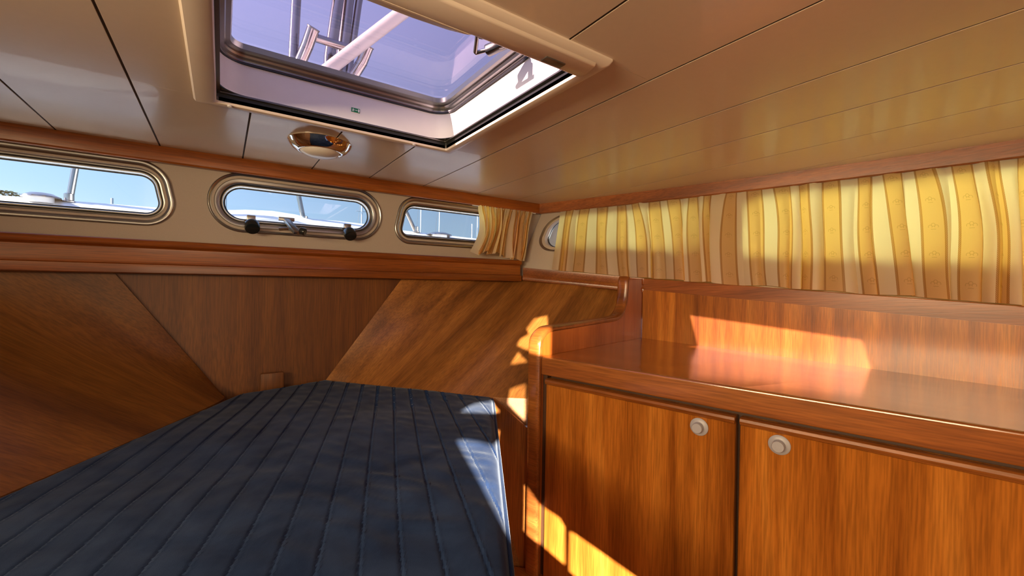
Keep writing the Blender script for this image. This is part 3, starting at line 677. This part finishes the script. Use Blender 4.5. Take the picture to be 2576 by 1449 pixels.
# ---------------------------------------------------------------- curtains
def curtain(name, top, bot, n, rows, amp, seed, hang=None, v0=0):
    """top/bot: functions t->Vector; irregular pleats stand off the line; UV follows the length of cloth"""
    rnd = random.Random(seed); folds = []; t = 0
    while t < 1: w_ = rnd.choice((.55, .8, 1.0, 1.3, 1.6)) / n * rnd.uniform(.85, 1.15); folds.append((t, w_, rnd.uniform(.45, 1.2), rnd.choice((-1, 1)) * rnd.uniform(.1, .7), rnd.uniform(-1, 1))); t += w_
    NX = n * 16; G = []
    for i in range(rows + 1):
        vv = i / rows; row = []
        for j in range(NX + 1):
            t = j / NX; p = top(t).lerp(bot(t), vv); d = (top(min(1, t + .01)) - top(max(0, t - .01))); d.z = 0; d.normalize(); nn = Vector((d.y, -d.x, 0))
            o1, sk = 0, 0
            for a, w_, h, s_, tl in folds:
                if a <= t < a + w_:
                    q = (t - a) / w_; q = q ** (2 ** (s_ * (.5 + .5 * vv))); o1 = h * (1 - abs(2 * q - 1) ** 2.4); sk = s_ * math.sin(math.pi * q) * w_ * .62 * h; break
            k = .04 + .96 * (1 - (1 - min(1, vv * 1.5)) ** 2); L_ = (top(1) - top(0)).length
            p = p + nn * (o1 * amp * (.15 + .85 * k)) + d * (sk * L_ * k)
            p += nn * (mn.noise(Vector((t * n * .5, vv * .9, seed))) * amp * .7 * k) + d * (mn.noise(Vector((t * n * .45, vv * 1.1, seed + 9))) * amp * .55 * k)
            p += nn * (max(0, .25 - abs(vv - .10)) * mn.noise(Vector((t * n * 2.2, vv * 6, seed + 4))) * amp * .9)
            if hang: p = hang(p, t, vv)
            p.z += vv * mn.noise(Vector((t * n * .7, 3, seed))) * .004
            row.append(p)
        G.append(row)
    mid = G[rows // 2]; U = [0]
    for a, b in zip(mid, mid[1:]): U.append(U[-1] + (b - a).length)
    V = [p for row in G for p in row]; UV = [(U[j], (1 - i / rows) * (top(0) - bot(0)).length + v0) for i in range(rows + 1) for j in range(NX + 1)]
    F = [(i * (NX + 1) + j, i * (NX + 1) + j + 1, (i + 1) * (NX + 1) + j + 1, (i + 1) * (NX + 1) + j) for i in range(rows) for j in range(NX)]
    me = bpy.data.meshes.new(name); me.from_pydata([tuple(p) for p in V], [], F); uv = me.uv_layers.new(name='UVMap')
    for lp in me.loops: uv.data[lp.index].uv = UV[lp.vertex_index]
    me.update(); return me
def bendk(y): return .024 * math.exp(-((y - 1.09) / .16) ** 2)
def ctop(t): y = 1.455 + (-1.0 - 1.455) * t; return Vector((xc(y) + .012, y, .338))
def cbot(t):
    y = 1.385 + (-1.0 - 1.385) * t; x, z = rail(y); return Vector((x - .006 - bendk(y), y, z + .003))
cme = curtain('cloth', ctop, cbot, 44, 20, .027, 3)
cu = empty('curtain', (1.45, .4, .33), label='long gathered cream and gold striped curtain over the starboard windows', category='curtain', group='striped cabin curtains')
co_ = link('cloth', cme, satin, cu)
tube('curtain_wire', [(xc(y) + .012, y, .336) for y in [1.5 - i * .2 for i in range(13)]], .002, whitep, cu, seg=6)
adopt(cu)
def btop(t): return Vector((.888 + .282 * t, 1.556 - .004 * t, .332))
def bbot(t): return Vector((.836 + .262 * t, 1.528 - .015 * t, .122 - .006 * t))
def bh(p, t, vv):
    p = p.copy(); p.z += vv ** 3 * (-.016 * abs(math.sin(t * 23 + math.sin(t * 9))) + .010) + vv ** 2 * .010 * math.sin(t * 5); p.x += .016 * math.sin(vv * 3.1) * math.sin(t * 5 + 1) + vv ** 3 * .008 * math.sin(t * 31); return p
bme = curtain('cloth', btop, bbot, 21, 22, .026, 11, bh)
cb = empty('curtain', (1.0, 1.53, .33), label='short curtain bunched together in the corner beside the third stern window', category='curtain', group='striped cabin curtains')
link('cloth', bme, satin, cb)
tube('curtain_wire', [(.86, 1.556, .3285), (1.19, 1.553, .3285)], .002, whitep, cb, seg=6)
adopt(cb)

# ---------------------------------------------------------------- outside
deck_out = [(-2.3, -1.6), (2.7, -1.6), (2.3, 2.0), (1.7, 2.9), (-1.25, 2.9), (-1.9, 2.0)]
cab_hole = [(xp(YF) - .075, YF - .06), (xc(YF) + .13, YF - .06), (xc(.3) + .08, .3), (xc(1.1) + .08, 1.1), (xc(1.55) + .05, 1.63), (xp(1.55) - .05, 1.63), (xp(1.1) - .08, 1.1), (xp(.3) - .08, .3)]
dk = holed('deck', deck_out, [cab_hole], lambda a, b, h: (a, b, -.13 + h), .11, white_gel, smooth=False, **STR)
bw = empty('bulwark', (.2, 2.6, 0), label='white moulded stern bulwark behind the small windows', category='bulwark')
tp = [(-2.2, .30), (-1.3, .318), (-.75, .329), (-.25, .336), (0, .352), (.1, .366), (.22, .373), (.33, .366), (.42, .350), (.56, .352), (.74, .347), (.95, .330), (1.46, .318), (2.2, .30)]
v = []
for x, z in tp: v += [(x, 2.52, -.05), (x, 2.50, z - .055), (x, 2.53, z - .035), (x, 2.60, z), (x, 2.72, z + .003), (x, 2.76, z - .02), (x, 2.76, -.05)]
n = 7; f = [[i * n + j, i * n + (j + 1) % n, (i + 1) * n + (j + 1) % n, (i + 1) * n + j] for i in range(len(tp) - 1) for j in range(n)] + [list(range(n))[::-1], [(len(tp) - 1) * n + j for j in range(n)]]
obj('moulding', v, f, white_gel, bw, bevel=.006)
adopt(bw)
sb = sweep('side_bulwark', [(2.15, 2.5, .0), (2.35, 1.2, -.02), (2.45, -1.6, -.06)], [(0, 0), (0, .20), (.03, .23), (.12, .23), (.12, 0)], white_gel, side=1, label='white side bulwark outside the curtained starboard windows', category='bulwark')
wt = obj('water', [(-300, -300, -.9), (300, -300, -.9), (300, 300, -.9), (-300, 300, -.9)], [[0, 1, 2, 3]], waterm, smooth=False, **STR)
def up(name, pts, r, mat, label, cat, group=None, **k):
    e_ = tube(name, pts, r, mat, None, **k); e_['label'] = label; e_['category'] = cat
    if group: e_['group'] = group
    return e_
# stanchions on the stern rail
for x, x2, lab in ((-.548, -.533, 'polished steel stanchion seen through the left stern window'), (.376, .350, 'polished steel stanchion seen through the middle stern window'), (1.028, .960, 'polished steel stanchion seen through the right stern window')):
    st = empty('stanchion', (x, 2.6, .33), label=lab, category='post', group='stern rail stanchions')
    tube('tube', [(x, 2.6, .32), (x + (x2 - x) * 4, 2.62, .86)], .0125, steel, st, seg=16)
    lathe('base_socket', [(0, 0), (.024, 0), (.024, .004), (.017, .008), (.017, .035), (.013, .038), (0, .038)], (x, 2.6, .325), (0, 0, 1), steel, st, seg=20); adopt(st)
# deck vents
for x, y, z, r, lab in ((-.62, 2.56,   .328, .060, 'low polished deck vent on the bulwark, left stern window'), (1.17, 2.56, .312, .085, 'low polished deck vent on the bulwark, right stern window')):
    dv = empty('deck_vent', (x, y, z), label=lab, category='vent', group='deck vents')
    lathe('cap', [(0, .0), (r, .0), (r * .97, .006), (r * .6, .018), (r * .2, .022), (0, .022)], (x, y, z), (0, 0, 1), steel, dv, seg=32)
    lathe('base', [(0, -.02), (r * .62, -.02), (r * .62, .001), (0, .001)], (x, y, z), (0, 0, 1), white_gel, dv, seg=24); adopt(dv)
# steel frame and poles above the hatch
fr = empty('stern_gantry', (.45, 2.25, .3), label='polished stainless tube gantry seen through the roof hatch', category='gantry')
def T(pts, r, nm='tube', mat=steel): return tube(nm, pts, r, mat, fr, seg=20)
T([(.262, 2.2, .62), (.262, 2.2, 1.0), (.275, 2.2, 1.35), (.31, 2.2, 1.95)], .021, 'upright')
T([(.41, 2.22, .62), (.428, 2.24, 1.10), (.470, 2.24, 1.45), (.55, 2.24, 2.0)], .027, 'upright')
T([(.470, 2.24, .62), (.480, 2.28, 1.00), (.520, 2.28, 1.42), (.60, 2.28, 2.0)], .027, 'upright')
T([(.515, 2.24, .62), (.525, 2.30, 1.03), (.575, 2.30, 1.45), (.66, 2.30, 2.0)], .019, 'upright')
T([(.325, 2.19, 1.435), (.40, 2.21, 1.405), (.46, 2.24, 1.40)], .016, 'cross_bar')
T([(.334, 2.15, 1.128), (.578, 2.15, 1.126)], .019, 'cross_bar')
for x, x0 in ((.334, .262), (.580, .480)):
    tb = T([(x, 2.12, 1.150), (x - .018, 2.16, 1.085), (x0 - .01, 2.22, .90), (x0 - .05, 2.22, .62)], .026, 'leg')
    lathe('end_cap', [(0, 0), (.0275, 0), (.0275, .005), (0, .006)], (x, 2.12, 1.150), (.25, -.55, .8), dark_alu, fr, seg=24)
T([(-1.12, 2.55, .30), (-1.12, 2.4, .50), (-1.05, 2.24, .60), (-.9, 2.22, .62), (1.55, 2.22, .62), (1.70, 2.24, .60), (1.78, 2.4, .50), (1.78, 2.55, .30)], .022, 'main_hoop')
adopt(fr)
nb_ = empty('bounce_hull', (3.4, -.5, -.9), label='added unseen white hull-shaped reflector to starboard, bouncing sun onto the curtains', category='reflector')  # unseen reflector, added to bounce sunlight through the starboard curtains
yv = []
for y, k in ((-5, 1), (-2, 1), (.6, .98), (1.7, .9), (2.3, .7)):
    w_ = 1.1 * k; yv += [(4.3 - w_ * .7, y, -.95), (4.3 - w_, y, .2), (4.3 - w_ * 1.08, y, .9), (4.3 - w_, y, 1.0), (4.3 - w_ * .6, y, 1.35), (5.4, y, 1.4), (5.4, y, -.95)]
obj('hull', yv, [[i * 7 + j, i * 7 + (j + 1) % 7, (i + 1) * 7 + (j + 1) % 7, (i + 1) * 7 + j] for i in range(4) for j in range(7)] + [list(range(7))[::-1], [28 + j for j in range(7)]], white_gel, nb_, smooth=False)
adopt(nb_)
up('white_boom', [(.03, 2.23, .62), (.378, 2.10, .955), (.655, 1.89, 1.215), (1.0, 1.63, 1.53)], .029, whitepole, 'white enamelled pole slanting across the roof hatch in front of the steel tubes', 'pole', seg=24)
# moored boats' masts: y far away; x from bearing
def mast(x, y, z1, r, lab, spreader=True, lean=0):
    m_ = empty('mast', (x, y, -.9), label=lab, category='mast', group='masts of moored sailboats')
    tube('pole', [(x, y, -.9), (x + lean, y, z1)], r, mastm, m_, seg=8)
    if spreader: tube('spreader', [(x - r * 7, y, z1 * .72), (x + lean + r * 7, y, z1 * .72)], r * .4, mastm, m_, seg=6)
    tube('stay', [(x - r * 12, y, -.2), (x + lean, y, z1)], r * .12, dark_alu, m_, seg=5)
    adopt(m_)
B = [(-.158 , 3.2, 'thin distant mast near the right end of the left stern window', False), (.005, 7.0, 'slim mast with crooked tip at left end of the middle stern window', False), (.415 / 1.57 * 1, 5.2, 'tall twin mast right of the stanchion in the middle stern window', True), (.281, 3.0, 'thin pole at the right end of the middle stern window', False),
     (.408, 6.5, 'white mast at the left of the right stern window', True), (.458, 6.0, 'mast with rigging at the centre of the right stern window', True), (.553, 3.7, 'short pole near the curtain in the right stern window', False), (.570, 6.0, 'mast beside the bunched curtain in the right stern window', True)]
for q, h, lab, spd in B: mast(q * 30, 30, h * 1.3, .055, lab, spd)
# trees
def tree(x, y, z, h, lab, seed):
    rnd = random.Random(seed); t = empty('pine_tree', (x, y, -.9), label=lab, category='tree', group='trees on the shore')
    tube('trunk', [(x, y, -.9), (x, y, z + h * .9)], [h * .04, h * .01], barkm, t, seg=8)
    V, F = [], []
    for i in range(1800):
        hh = rnd.random(); rr = h * .50 * math.sqrt(1.02 - hh ** 3) * math.sqrt(rnd.random()); a = rnd.random() * 6.283
        c = Vector((x + rr * math.cos(a), y + rr * math.sin(a), z + h * .25 + hh * h * .75)); s = h * .028
        ax1 = Vector((rnd.uniform(-1, 1), rnd.uniform(-1, 1), rnd.uniform(-.3, .5))) * s; ax2 = Vector((rnd.uniform(-1, 1), rnd.uniform(-1, 1), rnd.uniform(-.4, .4))) * s
        k = len(V); V += [c - ax1, c + ax2, c + ax1 * 1.2, c - ax2]; F.append([k, k + 1, k + 2, k + 3])
    o = obj('foliage', V, F, leafm, t, smooth=False, recalc=False); o['kind'] = 'stuff'; adopt(t)
tree(-17.4, 62, 1.9, 6.4, 'dark pine top at the left edge of the left stern window', 1)
tree(47.0, 54, 1.0, 7.6, 'green pines seen in the small round starboard window', 2)
tree(41.5, 58, 1.0, 6.4, 'lower green tree beside the pines in the round starboard window', 5)
